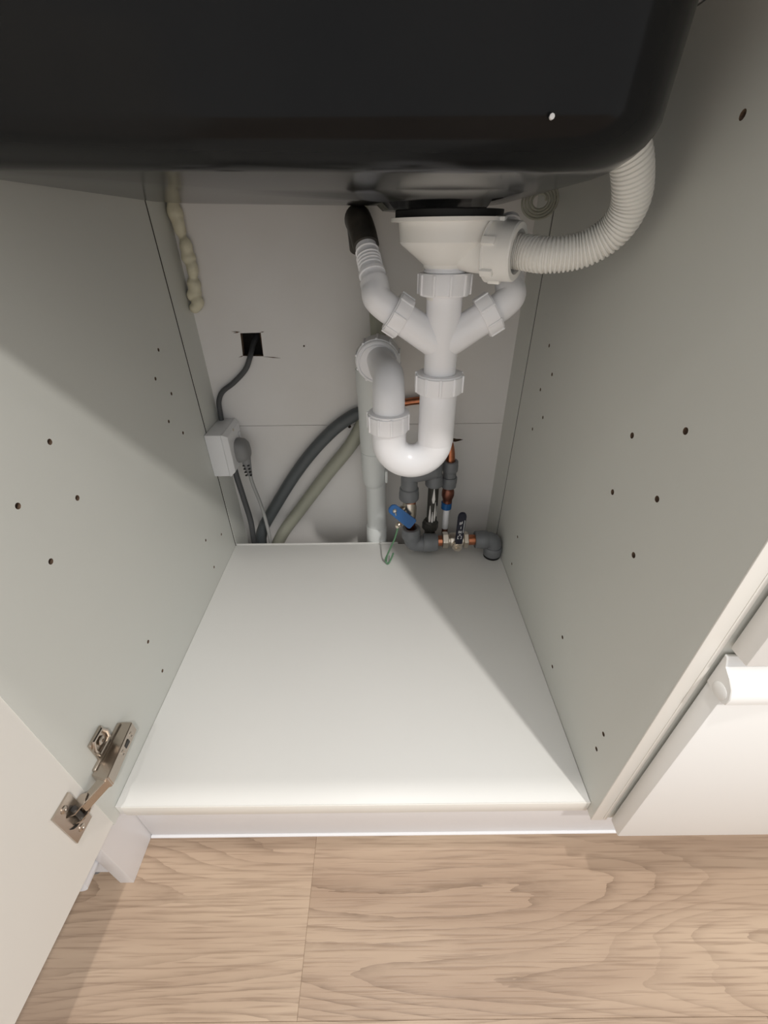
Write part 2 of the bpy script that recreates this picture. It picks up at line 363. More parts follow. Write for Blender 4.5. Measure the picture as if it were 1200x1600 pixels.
# ================================================================== COUNTERTOP, END PANEL, NEIGHBOURS
SX0, SX1, SY0, SY1 = 0.03, 0.49, 0.060, 0.445      # bowl outside
ct = B()
ct.box((-0.037, -0.037, 0.7035), (1.30, SY0-0.001, 0.742), 0.002).box((-0.037, SY1+0.001, 0.7035), (1.30, WALL+0.07, 0.742), 0.002)
ct.box((-0.037, SY0-0.002, 0.7035), (SX0-0.001, SY1+0.002, 0.742), 0.002).box((SX1+0.001, SY0-0.002, 0.7035), (1.30, SY1+0.002, 0.742), 0.002)
tag(ct.build('countertop', 'stone_top', smooth=0), 'pale worktop slab above the sink cabinet', 'countertop')
ep = B().box((-0.0375, -0.0265, FLOOR), (-0.0188, WALL+0.07, 0.7035), 0.0008).build('end_panel', 'plinth_white'); tag(ep, 'white upright end panel standing on the floor beside the cabinet door', 'panel')
# white appliance beside the end panel: front with rounded lower corner
ap = thing('appliance', (-0.34, 0.25, FLOOR), 'white appliance with a rounded lower corner behind the open door', 'appliance')
B().box((-0.636, -0.02, FLOOR+0.015), (-0.041, 0.55, 0.68), 0.004).build('body', 'appliance_white', ap)
r_ = 0.021; x0, x1, z0, z1 = -0.636, -0.0385, -0.107, 0.66
pts = []
for cx, cz, a0 in ((x1-r_, z0+r_, -90), (x1-r_, z1-r_, 0), (x0+r_, z1-r_, 90), (x0+r_, z0+r_, 180)):
    pts += [(cx+r_*math.cos(math.radians(a0+18*i)), -0.049, cz+r_*math.sin(math.radians(a0+18*i))) for i in range(6)]
B().prism(pts, (0, 1, 0), 0.029).build('front_panel', 'appliance_white', ap)
for xx in (-0.60, -0.08):
    B().lathe((xx, 0.0, FLOOR), (0, 0, 1), [(0, 0.018), (0.006, 0.018), (0.008, 0.008), (0.02, 0.008)], 16).build('foot', 'fitting_grey', ap)
# drawer unit on the right
du = thing('drawer_cabinet', (0.90, 0.25, -0.018), 'white drawer cabinet with lipped handle beside the sink cabinet', 'cabinet')
XL = 0.5865; FY = -0.0285; FB = -0.0115
B().box((W+0.0186, -0.009, -0.018), (1.18, 0.50, 0.702)).build('body', 'melamine_side', du, smooth=0)
df = B().box((XL, FY, 0.2955), (1.18, FB, 0.695), 0.0016).build('drawer_front', ['front_white'], du)
df2 = B().box((XL, FY, -0.016), (1.18, FB, 0.2555), 0.0016).build('drawer_front', ['front_white'], du)
hp = [(FB, 0.254), (FB, 0.288), (FB-0.0022, 0.2885), (FB-0.0032, 0.2865), (FB-0.0055, 0.280), (FB-0.013, 0.2765), (FB-0.0195, 0.270), (FB-0.0225, 0.262), (FB-0.0215, 0.2545), (FB-0.0180, 0.2525)]
hb = B().prism([(XL-0.0005, y, z) for y, z in hp], (1, 0, 0), 0.594)
bmesh.ops.bevel(hb.bm, geom=[e for e in hb.bm.edges if abs(e.verts[0].co.x-e.verts[1].co.x) < 1e-6], offset=0.0006, segments=1, affect='EDGES')
hb = hb.build('handle', 'front_white', df2, smooth=40)
B().lathe((XL-0.0020, FB-0.0125, 0.2600), (1, 0, 0), [(0, 0.0055), (0.001, 0.0070), (0.008, 0.0070)], 18).build('handle_end', 'front_white', df2)

# ================================================================== SINK
sink = thing('kitchen_sink', (0.26, 0.25, 0.58), 'black composite sink bowl hanging under the worktop', 'sink')
def rrect(x0, x1, y0, y1, r, z, n=8):
    P = []
    for cx, cy, a0 in ((x1-r, y0+r, -90), (x1-r, y1-r, 0), (x0+r, y1-r, 90), (x0+r, y0+r, 180)):
        for i in range(n+1):
            a = math.radians(a0+90*i/n); P.append(V((cx+r*math.cos(a), cy+r*math.sin(a), z)))
    return P
DX, DY = 0.391, 0.295
def bowl_rings(off, zb, ztop):
    R = 0.032; out = []
    x0, x1, y0, y1 = SX0+off, SX1-off, SY0+off, SY1-off
    # wall from the rim down, slight draft, rounded lower edge
    for z in (ztop, 0.70, 0.66): 
        d = (ztop-z)*0.02; out.append(rrect(x0+d, x1-d, y0+d, y1-d, 0.06-off, z))
    for i in range(1, 9):
        a = PI/2*i/8; d = 0.003+R*(1-math.cos(a)); z = zb+R-R*math.sin(a)
        out.append(rrect(x0+d, x1-d, y0+d, y1-d, max(0.06-off-d*0.6, 0.03), z))
    return out
def slope(rings_, k0):
    for k_, rg in enumerate(rings_):
        if k_ >= k0:
            f = min(1.0, (k_-k0+1)/5)
            for p in rg: p.z += f*0.028*max(0.0, math.hypot(p.x-DX, p.y-DY)-0.05)
    return rings_
b = B(); oR = slope(bowl_rings(0.0, 0.5855, 0.742), 3); iR = slope(bowl_rings(0.008, 0.5955, 0.742), 3)
nn = len(oR[0])
def inner(cx, cy, r, z, tmpl):
    return [V((cx+r*(p.x-cx0)/math.hypot(p.x-cx0, p.y-cy0), cy+r*(p.y-cy0)/math.hypot(p.x-cx0, p.y-cy0), z)) for p in tmpl]
cx0, cy0 = (SX0+SX1)/2, (SY0+SY1)/2
def to_drain(tmpl, r, z):
    out = []
    for p in tmpl:
        d = V((p.x-DX, p.y-DY, 0)).normalized(); out.append(V((DX+d.x*r, DY+d.y*r, z)))
    return out
def ease(tmpl, r, z, f):
    e = to_drain(tmpl, r, z); return [p.lerp(q, f) for p, q in zip(tmpl, e)]
last = oR[-1]
und = [ease(last, 0.074, 0.5850, 0.5), to_drain(last, 0.074, 0.5850), to_drain(last, 0.068, 0.5800), to_drain(last, 0.055, 0.5790), to_drain(last, 0.030, 0.5790)]
li = iR[-1]
ins = [to_drain(li, 0.030, 0.5890), to_drain(li, 0.055, 0.5900), ease(li, 0.065, 0.5955, 0.5)]
b.rings(oR+und+ins+iR[::-1], closed=True)
b.build('bowl', 'sink_black', sink, smooth=50)
rim = B(); 
rim.rings([rrect(SX0-0.014, SX1+0.014, SY0-0.014, SY1+0.014, 0.020, 0.7425), rrect(SX0-0.014, SX1+0.014, SY0-0.014, SY1+0.014, 0.020, 0.748),
           rrect(SX0+0.008, SX1-0.008, SY0+0.008, SY1-0.008, 0.052, 0.748), rrect(SX0+0.008, SX1-0.008, SY0+0.008, SY1-0.008, 0.052, 0.7425)], closed=True)
rim.build('rim', 'sink_black', sink)
B().lathe((0.408, SY0+0.003, 0.609), (0, -1, 0.12), [(0, 0.0012), (0.0015, 0.0013), (0.0017, 0.0008)], 8).build('paint_speck', 'print_white', sink)

# ================================================================== WASTE AND TRAP
trap = thing('sink_waste_trap', (DX, DY, 0.28), 'white plastic basket waste with twin branch and U-bend trap under the sink', 'trap')
B().lathe((DX, DY, 0.5735), (0, 0, 1), [(0, 0.052), (0, 0.0535), (0.0062, 0.0535), (0.0062, 0.052)], 48).build('gasket', 'gasket', trap)
body = B().lathe((DX, DY, 0), (0, 0, 1), [(0.500, 0.019), (0.5305, 0.019), (0.5305, 0.0232), (0.5335, 0.0240), (0.551, 0.0470), (0.5535, 0.0490), (0.570, 0.0500), (0.5705, 0.0580), (0.5735, 0.0582), (0.5738, 0.045)], 56).build('strainer_body', 'plastic_cream', trap)
B().lathe((DX, DY, 0), (0, 0, 1), [(0.522, 0.0212), (0.5265, 0.0212), (0.5265, 0.0228), (0.5285, 0.0228), (0.5285, 0.0215), (0.531, 0.0215)], 40).build('thread_collar', 'plastic_white', trap)
B().nut((DX, DY, 0.5150), (0, 0, -1), 0.0295, 0.0215, 10, 0.019, 0.35).build('union_nut', 'plastic_white', trap)
# overflow spigot, pointing right and slightly towards the front
od = V((0.82, -0.57, -0.03)).normalized(); oc = V((DX, DY, 0.5475))
sg = B().lathe(oc, od, [(0.020, 0.0195), (0.050, 0.0205), (0.062, 0.0215)], 32)
sg.build('overflow_spigot', 'plastic_cream', trap)
on = B().lathe(oc, od, [(0.048, 0.0225), (0.048, 0.0262), (0.0495, 0.0275), (0.051, 0.0255), (0.056, 0.0258), (0.075, 0.0252), (0.0765, 0.0240), (0.0765, 0.0188), (0.058, 0.0188)], 40)
u1 = od.cross(V((0, 0, 1))).normalized(); u2 = u1.cross(od)
for k in range(6):
    a = 2*PI*k/6+0.35; dd = u1*math.cos(a)+u2*math.sin(a); R = Matrix((dd, od.cross(dd), od)).transposed(); p = oc+od*0.055+dd*0.0268
    on.box(p-V((0.0020, 0.0035, 0.0065)), p+V((0.0020, 0.0035, 0.0065)), 0.001, R)
on.build('overflow_nut', 'plastic_cream', trap)
B().lathe(oc, od, [(0.0600, 0.0190), (0.0605, 0.0001)], 24, caps=False).build('mouth_dark_disc', 'gasket', trap)  # black disc added to paint the dark gap inside the nut mouth
# branched tailpiece
tp = B().lathe((DX+0.001, DY, 0), (0, 0, 1), [(0.408, 0.0192), (0.452, 0.0192), (0.4535, 0.0197), (0.51, 0.0197)], 40).build('tailpiece', 'plastic_white', trap)
for s in (-1, 1):
    a0 = V((DX+0.001+s*0.004, DY, 0.4545)); dv = V((s*0.83, 0.0, 0.53)).normalized()
    B().lathe(a0, dv, [(0.0, 0.0185), (0.050, 0.0175)], 32).build('branch', 'plastic_white', trap)
    nc = a0+dv*0.0555
    B().nut(nc, dv, 0.0235, 0.0175, 8, 0.014, 0.2).build('union_nut', 'plastic_white', trap)
    # elbow turning upwards and backwards
    p0 = nc+dv*0.006; p1 = nc+dv*0.026
    nd = V((-0.20 if s < 0 else 0.02, 0.62, 0.76)).normalized()
    pth = spline([p0, p0+dv*0.010, p1+dv*0.001+nd*0.004, p1+nd*0.016, p1+nd*0.024], 8)
    B().tube(pth, 0.0158, 28).build('nozzle_elbow', 'plastic_white', trap)
    q = p1+nd*0.022; prof = [(0, 0.0135), (0.010, 0.0135), (0.010, 0.0152), (0.013, 0.0152)]
    h = 0.013
    for k in range(5): prof += [(h, 0.0128), (h+0.0020, 0.0128), (h+0.0026, 0.0140), (h+0.0036, 0.0128)]; h += 0.0038
    for k in range(5): prof += [(h, 0.0122), (h+0.0058, 0.0118), (h+0.0064, 0.0134), (h+0.0072, 0.0122)]; h += 0.0075
    prof += [(h+0.004, 0.0118)]
    B().lathe(q, nd, prof, 28).build('hose_nozzle', 'plastic_white', trap)
    if s < 0: NZ, ND = q, nd
# trap
B().nut((DX+0.001, DY, 0.4095), (0, 0, 1), 0.0305, 0.0220, 10, 0.0195, 0.1).build('union_nut', 'plastic_white', trap)
XR, XT, ZU = DX+0.001, 0.3305, 0.3335; RU = (XR-XT)/2; XC = (XR+XT)/2
B().lathe((XR, DY, 0), (0, 0, 1), [(0.331, 0.0205), (0.331, 0.0226), (0.3325, 0.0232), (0.396, 0.0230), (0.4, 0.022), (0.401, 0.019)], 40).build('trap_inlet', 'plastic_white', trap)
ub = bend((XC, DY, ZU), (1, 0, 0), (0, 0, -1), RU)+bend((XC, DY, ZU), (0, 0, -1), (-1, 0, 0), RU)[1:]+[V((XT, DY, 0.352))]
B().tube(ub, 0.0226, 40).build('trap_bend', 'plastic_white', trap)
B().nut((XT-0.001, DY, 0.3600), (0, 0, 1), 0.0278, 0.0235, 10, 0.0195, 0.3).build('union_nut', 'plastic_white', trap)
B().lathe((XT, DY, 0), (0, 0, 1), [(0.3690, 0.0245), (0.3705, 0.0258), (0.3725, 0.0258), (0.3735, 0.0238), (0.3735, 0.0190)], 36).build('nut_lip', 'plastic_white', trap)
EB = 0.041; EX = 0.317
rp = [V((XT, DY, 0.350)), V((XT, DY, 0.362))]+bend((XT, DY+EB, 0.366), (0, -1, 0), (0, 0, 1), EB)+[V((XT-0.006, DY+0.075, 0.407)), V((EX+0.002, 0.43, 0.406))]
B().tube(rp, 0.0203, 36).build('trap_outlet', 'plastic_white', trap)

# ------------------------------------------------------------------ overflow hose
hz_ = [oc+od*0.060, oc+od*0.075+V((0.004, 0.003, 0)), (0.478, 0.238, 0.5430), (0.506, 0.228, 0.5475), (0.524, 0.218, 0.5610), (0.5275, 0.207, 0.5800), (0.518, 0.197, 0.6000), (0.506, 0.192, 0.6160), (0.492, 0.190, 0.6300)]
sp_ = spline(hz_, 40)
# resample at constant step with corrugation
acc = [0.0]
for i in range(1, len(sp_)): acc.append(acc[-1]+(sp_[i]-sp_[i-1]).length)
def at(d):
    import bisect
    i = min(max(bisect.bisect_left(acc, d), 1), len(acc)-1); t_ = (d-acc[i-1])/(acc[i]-acc[i-1]); return sp_[i-1].lerp(sp_[i], t_)
def corrugated(total, pitch, r0, r1):
    P, Rr = [], []; n = int(total/pitch)
    for k in range(n):
        for f, r in ((0.0, r0), (0.16, r0), (0.30, r1), (0.52, r1*1.01), (0.78, r1), (0.92, r0)): P.append(at((k+f)*pitch)); Rr.append(r)
    return P, Rr
P, Rr = corrugated(acc[-1], 0.0034, 0.0136, 0.0150)
tag(B().tube(P, Rr, 28).build('overflow_hose', 'hose_white', smooth=50), 'off-white ribbed overflow hose curving up beside the sink', 'hose')

# ------------------------------------------------------------------ waste stack behind the trap
wp = thing('waste_pipe', (0.306, 0.527, FLOOR), 'grey-white vertical waste pipe behind the trap with a large elbow socket', 'pipe')
PX, PY = 0.3075, 0.5235
B().lathe((PX, PY, 0), (0, 0, 1), [(FLOOR, 0.0205), (0.16, 0.0205)], 32).build('lower_pipe', 'pipe_grey_white', wp)
B().lathe((PX-0.001, PY, 0), (0, 0, 1), [(-0.012, 0.0205), (-0.012, 0.0222), (0.030, 0.0222), (0.033, 0.0205)], 32).build('floor_collar', 'pipe_grey_white', wp)
B().lathe((PX-0.0035, PY-0.004, 0), (0, 0, 1), [(0.128, 0.005), (0.131, 0.013), (0.138, 0.0195), (0.150, 0.0232), (0.170, 0.0245), (0.210, 0.0248), (0.2115, 0.0235), (0.213, 0.0252), (0.315, 0.0262), (0.325, 0.0275), (0.355, 0.0280), (0.366, 0.0280)], 36).build('socket', 'pipe_grey_white', wp)
B().box((PX+0.018, PY-0.024, 0.150), (PX+0.0235, PY-0.010, 0.176), 0.0015).build('clip_lug', 'pipe_grey_white', wp)
el = [V((PX-0.003, PY-0.004, 0.350))]+bend((PX-0.001, PY-0.034, 0.360), (0, 1, 0), (0, 0, 1), 0.030)[2:]+[V((EX-0.004, 0.462, 0.397)), V((EX, 0.435, 0.404))]
B().tube(el, [0.0285]*(len(el)-1)+[0.031], 36).build('elbow', 'pipe_grey_white', wp)
en = V((-0.08, -1, -0.12)).normalized(); ec = V((EX, 0.4270, 0.4045))
B().nut(ec, en, 0.0345, 0.024, 10, 0.0235, 0.2).build('union_nut', 'plastic_white', wp)
B().lathe(ec+en*0.012, en, [(-0.004, 0.022), (-0.004, 0.0315), (0.0015, 0.0315), (0.003, 0.0300), (0.003, 0.0285), (0.001, 0.0275), (0.001, 0.0265), (0.0035, 0.0255), (0.0035, 0.0195)], 40).build('seal_ring', 'plastic_white', wp)

# ------------------------------------------------------------------ black rubber connector and drain hoses
rb = B(); q0 = NZ+ND*0.0445
rpth = spline([q0, q0+ND*0.016, q0+ND*0.030+V((-0.001, 0.003, -0.001)), q0+ND*0.038+V((-0.002, 0.016, -0.004)), q0+ND*0.040+V((-0.002, 0.034, -0.014)), q0+ND*0.040+V((-0.001, 0.046, -0.034))], 8)
n = len(rpth)
rb.tube(rpth, [0.0150 if i < n*0.55 else (0.0158 if i < n*0.58 else 0.0140) for i in range(n)], 24)
tag(rb.build('rubber_connector', 'rubber_black'), 'dirty black rubber sleeve pushed onto the barbed nozzle', 'hose')
dh = spline([(0.030, 0.551, FLOOR), (0.034, 0.551, -0.06), (0.046, 0.551, 0.0), (0.086, 0.553, 0.066), (0.135, 0.555, 0.138), (0.180, 0.556, 0.194), (0.226, 0.557, 0.240), (0.262, 0.557, 0.266), (0.281, 0.557, 0.274)], 10)
tag(B().tube(dh, 0.0124, 20).build('drain_hose', 'hose_dark'), 'dark grey drain hose rising diagonally behind the waste pipe', 'hose')
lh = spline([(0.060, 0.556, FLOOR), (0.066, 0.556, -0.07), (0.088, 0.556, -0.015), (0.140, 0.5555, 0.056), (0.203, 0.556, 0.139), (0.262, 0.556, 0.214), (0.298, 0.556, 0.290), (0.3145, 0.5565, 0.38), (0.3155, 0.5565, 0.44), (0.3120, 0.556, 0.485), (0.3035, 0.555, 0.525), (0.295, 0.552, 0.56), (0.290, 0.54, 0.61)], 10)
tag(B().tube(lh, 0.0136, 20).build('drain_hose', 'hose_pale'), 'pale olive drain hose climbing the wall behind the waste pipe', 'hose')

# ------------------------------------------------------------------ socket, plug and cables
so = thing('socket_box', (0.02, 0.527, 0.177), 'white surface-mounted socket box on the left cabinet side', 'socket')
t = B().box((0.0003, 0.484, 0.1775), (0.030, 0.5685, 0.2610), 0.0015); t.build('back_box', 'socket_white', so)
fp = B(); fp.rings([[V((x, y, z)) for y, z in ((0.484+i, 0.1775+i), (0.5685-i, 0.1775+i), (0.5685-i, 0.261-i), (0.484+i, 0.261-i))] for x, i in ((0.0305, 0.0), (0.0325, 0.0), (0.0395, 0.006), (0.0400, 0.0075))])
fp.build('face_plate', 'socket_white', so, smooth=0)
B().lathe((0.0396, 0.5265, 0.254), (1, 0, 0), [(0, 0.0028), (0.0008, 0.0026), (0.0010, 0.0012), (0.0003, 0.001)], 12).build('screw', 'nickel', so)
B().box((0.0395, 0.548, 0.226), (0.0415, 0.556, 0.240), 0.0008).build('switch', 'socket_white', so)
pg = thing('plug', (0.055, 0.525, 0.17), 'grey moulded plug and cord in the white socket box', 'plug')
pb = B(); rr = []
for x, s_, dz in ((0.0402, 1.0, 0), (0.046, 1.0, 0), (0.054, 0.93, 0), (0.060, 0.74, -0.001), (0.0625, 0.45, -0.002)):
    rr.append([V((x, 0.527+s_*0.0205*math.copysign(abs(math.cos(a))**0.75, math.cos(a)), 0.212+dz+s_*0.0235*math.copysign(abs(math.sin(a))**0.8, math.sin(a)))) for a in [2*PI*i/28 for i in range(28)]])
pb.rings(rr); pb.build('plug_body', 'plug_grey', pg, smooth=50)
sr = spline([(0.0525, 0.524, 0.203), (0.0535, 0.522, 0.188), (0.0545, 0.521, 0.174), (0.0555, 0.5205, 0.160)], 8)
B().tube(sr, [0.0105-0.006*(i/(len(sr)-1)) for i in range(len(sr))], 18).build('strain_relief', 'plug_grey', pg)
for k in range(4):
    c = sr[10+k*4 if 10+k*4 < len(sr) else -1]
    for s in (-1, 1): B().box(c+V((s*0.0045-0.002, -0.0095, -0.0009)), c+V((s*0.0045+0.002, -0.0045, 0.0009)), 0.0004).build('relief_slot', 'gasket', pg)
B().tube(spline([(0.0555, 0.5205, 0.162), (0.0575, 0.5190, 0.14), (0.064, 0.5190, 0.10), (0.068, 0.5195, 0.06), (0.069, 0.5215, 0.01), (0.066, 0.523, -0.05), (0.064, 0.525, FLOOR)], 10), 0.0036, 12).build('cord', 'cable_grey', pg)
cb = spline([(0.092, WALL+0.052, 0.408), (0.088, WALL+0.02, 0.395), (0.0845, WALL-0.006, 0.3765), (0.072, WALL-0.007, 0.355), (0.046, WALL-0.007, 0.332), (0.022, WALL-0.007, 0.3155), (0.0105, WALL-0.007, 0.296), (0.0085, WALL-0.0085, 0.272), (0.0085, WALL-0.0105, 0.259)], 10)
tag(B().tube(cb, 0.0047, 12).build('power_cable', 'cable_dark'), 'dark cable from the square wall hole down to the socket box', 'cable')
cb = spline([(0.026, 0.523, 0.180), (0.0275, 0.523, 0.150), (0.030, 0.526, 0.10), (0.0320, 0.530, 0.04), (0.028, 0.532, -0.02), (0.020, 0.534, FLOOR)], 10)
tag(B().tube(cb, 0.0058, 12).build('power_cable', 'cable_dark'), 'dark cable dropping from beneath the socket box', 'cable')

# ------------------------------------------------------------------ expanding foam and coiled tube
fm = B()
path = spline([(0.010, 0.560, 0.70), (0.012, 0.560, 0.63), (0.013, 0.560, 0.58), (0.0165, 0.560, 0.545), (0.0175, 0.560, 0.515), (0.0150, 0.560, 0.485), (0.0105, 0.560, 0.456)], 10)
fm.tube(path, [0.0088+0.0022*math.sin(i*0.42)+0.0012*math.sin(i*1.1+1) for i in range(len(path))], 14)
for z, x, r, e in ((0.545, 0.0185, 0.0095, 1.5), (0.515, 0.0200, 0.0090, 1.7), (0.492, 0.0185, 0.0085, 1.3), (0.468, 0.0170, 0.0095, 1.2), (0.459, 0.0085, 0.0085, 1.0), (0.478, 0.0080, 0.0075, 1.2), (0.575, 0.0150, 0.0085, 1.6)):
    fm.lathe(V((x, 0.558, z))-V((0.25, -0.1, 1)).normalized()*r*e, (0.25, -0.1, 1), [(r*e*(1-math.cos(PI*i/10)), r*math.sin(PI*i/10)) for i in range(11)], 16)
fo = fm.build('foam_bead', 'foam', smooth=80)
rm = fo.modifiers.new('fuse', 'REMESH'); rm.mode = 'VOXEL'; rm.voxel_size = 0.0016; rm.use_smooth_shade = True
sm = fo.modifiers.new('soften', 'SMOOTH'); sm.iterations = 8; sm.factor = 0.6
tag(fo, 'yellowed expanding foam bead squeezed into the back left corner', 'foam')
coil = []
for i in range(150):
    a = 2*PI*i/36; r = 0.0085+0.0040*i/36
    coil.append((0.535+r*math.cos(a), 0.475+0.0006*i/36, 0.595+r*math.sin(a)*0.85))
tag(B().tube(coil, 0.0017, 8).build('coiled_tube', 'hose_pale'), 'small coil of pale tube tucked up by the right back corner', 'tube')

# ------------------------------------------------------------------ water pipework
def collar(b, c, ax, r, h):
    b.lathe(V(c)-V(ax).normalized()*h/2, ax, [(0, r*0.6), (0, r*0.94), (h*0.08, r), (h*0.55, r), (h*0.6, r*0.97), (h*0.94, r*0.95), (h, r*0.88), (h, r*0.6)], 28, True); return b
YV = 0.4540; ZV = 0.0425
# lower run: elbow - valve - elbow
e1 = thing('push_fit_elbow', (0.545, YV, 0.0), 'grey push-fit elbow dropping through the base in the right corner', 'pipe fitting')
B().tube([V((0.530, YV, ZV))]+bend((0.5335, YV, ZV-0.0125), (0, 0, 1), (1, 0, 0), 0.0125)+[V((0.546, YV, 0.012))], 0.0160, 28).build('body', 'fitting_grey', e1)
collar(B(), (0.519, YV, ZV), (-1, 0, 0), 0.0185, 0.026).build('collar', 'fitting_grey', e1)
collar(B(), (0.546, YV, 0.0150), (0, 0, -1), 0.0188, 0.0215).build('collar', 'fitting_grey', e1)
B().lathe((0.546, YV, 0), (0, 0, 1), [(-0.03, 0.012), (0.012, 0.012)], 24).build('pipe_stub', 'copper', e1)
B().lathe((0.546, YV, 0.0), (0, 0, 1), [(0.0003, 0.0135), (0.0003, 0.0172), (0.0030, 0.0172), (0.0030, 0.0135)], 24, True).build('grommet', 'gasket', e1)
bv = thing('ball_valve', (0.466, YV, ZV-0.02), 'nickel ball valve with black lever lying across the base', 'valve')
B().lathe((0.425, YV, ZV-0.002), (1, 0, 0.02), [(0, 0.0108), (0.090, 0.0108)], 24).build('copper_pipe', 'copper', bv)
hexv = lambda x0, x1, r: B().lathe((x0, YV, ZV), (1, 0, 0), [(0, r*0.85), (0.0015, r), (x1-x0-0.0015, r), (x1-x0, r*0.85)], 6)
hexv(0.4395, 0.4525, 0.0168).build('hex_nut', 'nickel', bv, smooth=0); hexv(0.4820, 0.4925, 0.0168).build('hex_nut', 'nickel', bv, smooth=0)
B().lathe((0.452, YV, ZV), (1, 0, 0), [(0, 0.0118), (0.003, 0.0118), (0.004, 0.0140), (0.010, 0.0152), (0.020, 0.0152), (0.026, 0.0140), (0.027, 0.0118), (0.031, 0.0118)], 28).build('body', 'nickel', bv)
B().lathe((0.4675, YV-0.010, ZV), (0, -1, 0), [(0, 0.009), (0.008, 0.009), (0.009, 0.0065), (0.017, 0.0065)], 20).build('stem', 'nickel', bv)
lv = B(); ly = YV-0.0245
out = [(0.4675-0.0105, ZV-0.002), (0.4675-0.004, ZV-0.0095), (0.4675+0.006, ZV-0.0095), (0.4675+0.009, ZV-0.002), (0.4675+0.0075, ZV+0.012), (0.4675-0.006, ZV+0.012)]
lv.prism([(x, ly, z) for x, z in out], (0, 1, 0), 0.0025); lv.build('lever_plate', 'nickel', bv)
B().lathe((0.4675, ly-0.006, ZV-0.002), (0, 1, 0), [(0, 0.0038), (0.005, 0.0044), (0.007, 0.0044)], 6).build('stem_nut', 'nickel', bv, smooth=0)
lo = V((0.4690, ly, ZV+0.007)); ld = V((0.0, -0.10, 1)).normalized(); lx = V((1, 0, 0)).normalized(); ln = lx.cross(ld)
grip = B(); L_ = 0.080; prof = [(-0.0075, 0.0), (0.0075, 0.0), (0.0080, L_-0.008), (0.0060, L_-0.0025), (0.0025, L_), (-0.0025, L_), (-0.0060, L_-0.0025), (-0.0080, L_-0.008)]
grip.prism([lo+lx*a+ld*b_ for a, b_ in prof], ln, -0.005)
bmesh.ops.bevel(grip.bm, geom=grip.bm.edges[:], offset=0.0012, segments=2, affect='EDGES'); grip = grip.build('lever_grip', 'lever_black', bv)
# printed marks on the black lever
pr = B()
def mark(a0, b0, a1, b1):
    for sgn in (1,):
        base = lo - ln*0.0 
        quad = [lo+lx*a+ld*b_ for a, b_ in ((a0, b0), (a1, b0), (a1, b1), (a0, b1))]
        pr.prism([p+ln*0.0002 for p in quad], ln, -0.0008)
mm = 0.001
for a0, b0, a1, b1 in ((-4, 16, -3, 22), (3, 16, 4, 22), (-4, 22, -1.5, 23), (1.5, 22, 4, 23), (-4, 15, -1.5, 16), (1.5, 15, 4, 16), (-0.5, 23, 0.5, 26.5), (-2, 26, 2, 27),
                       (-3.5, 30, -2.3, 36), (-1.2, 30, 0, 36), (0, 32.3, 1.5, 33.5), (1.5, 30, 2.7, 32.3), (1.5, 33.5, 2.7, 36), (-0.5, 41, 0.5, 47), (-3.5, 52, -2.3, 58), (-1.2, 52, -0.2, 58), (0.6, 54, 1.6, 60)):
    mark(a0*mm, b0*mm, a1*mm, b1*mm)
for k in range(9): mark(4.9*mm, (31+k*3.6)*mm, 6.2*mm, (33.2+k*3.6)*mm)
pr.build('lettering', 'print_white', bv, smooth=0)

e2 = thing('push_fit_elbow', (0.378, YV, 0.01), 'grey push-fit elbow below the blue lever', 'pipe fitting')
B().tube([V((0.405, YV, 0.034))]+bend((0.3915, YV, 0.0465), (0, 0, -1), (-1, 0, 0), 0.0125)+[V((0.379, YV, 0.062))], 0.0165, 28).build('body', 'fitting_grey', e2)
collar(B(), (0.4165, YV, 0.0365), (1, 0, 0), 0.0190, 0.029).build('collar', 'fitting_grey', e2)
collar(B(), (0.377, YV+0.002, 0.0610), (0, 0, 1), 0.0188, 0.024).build('collar', 'fitting_grey', e2)
b1 = thing('isolating_valve', (0.375, 0.462, 0.06), 'copper pipe valve with blue lever behind the green wire', 'valve')
B().lathe((0.3745, 0.463, 0), (0, 0, 1), [(0.060, 0.0105), (0.160, 0.0105)], 24).build('copper_pipe', 'copper', b1)
B().lathe((0.372, 0.462, 0), (0, 0, 1), [(0.093, 0.011), (0.095, 0.0135), (0.102, 0.0145), (0.118, 0.0145), (0.126, 0.0125), (0.130, 0.0105)], 20).build('body', 'nickel', b1)
B().lathe((0.358, 0.456, 0.117), (-0.6, -0.8, 0.1), [(0, 0.007), (0.020, 0.007), (0.021, 0.0045), (0.026, 0.0045)], 14).build('stem', 'nickel', b1)
bl0 = V((0.3430, 0.436, 0.127)); bld = V((0.62, -0.10, -0.52)).normalized(); bln = V((0.10, -1, 0.28)); bln = (bln-bld*bln.dot(bld)).normalized(); blx = bld.cross(bln)
bg_ = B(); prof = [(-0.0100, -0.006), (-0.0045, -0.0115), (0.0045, -0.0115), (0.0100, -0.006), (0.0105, 0.010), (0.0115, 0.044), (0.0095, 0.047), (-0.0095, 0.047), (-0.0115, 0.044), (-0.0105, 0.010)]
bg_.prism([bl0+blx*a+bld*b_ for a, b_ in prof], bln, -0.005)
bmesh.ops.bevel(bg_.bm, geom=bg_.bm.edges[:], offset=0.0012, segments=2, affect='EDGES'); bg_.build('lever_grip', 'lever_blue', b1)
B().lathe(bl0+bln*-0.002, bln, [(0, 0.0046), (0.005, 0.0042), (0.0065, 0.002)], 6).build('stem_nut', 'nickel', b1, smooth=0)
B().lathe((0.351, 0.440, 0.092), (-0.3, -1, 0.2), [(0, 0.0055), (0.006, 0.0055), (0.008, 0.003), (0.012, 0.003)], 10).build('drain_screw', 'nickel', b1)
gw = spline([(0.3495, 0.430, 0.093), (0.343, 0.424, 0.070), (0.334, 0.424, 0.045), (0.328, 0.428, 0.024), (0.3255, 0.432, 0.008), (0.330, 0.428, 0.003), (0.336, 0.434, 0.010), (0.341, 0.439, 0.022)], 8)
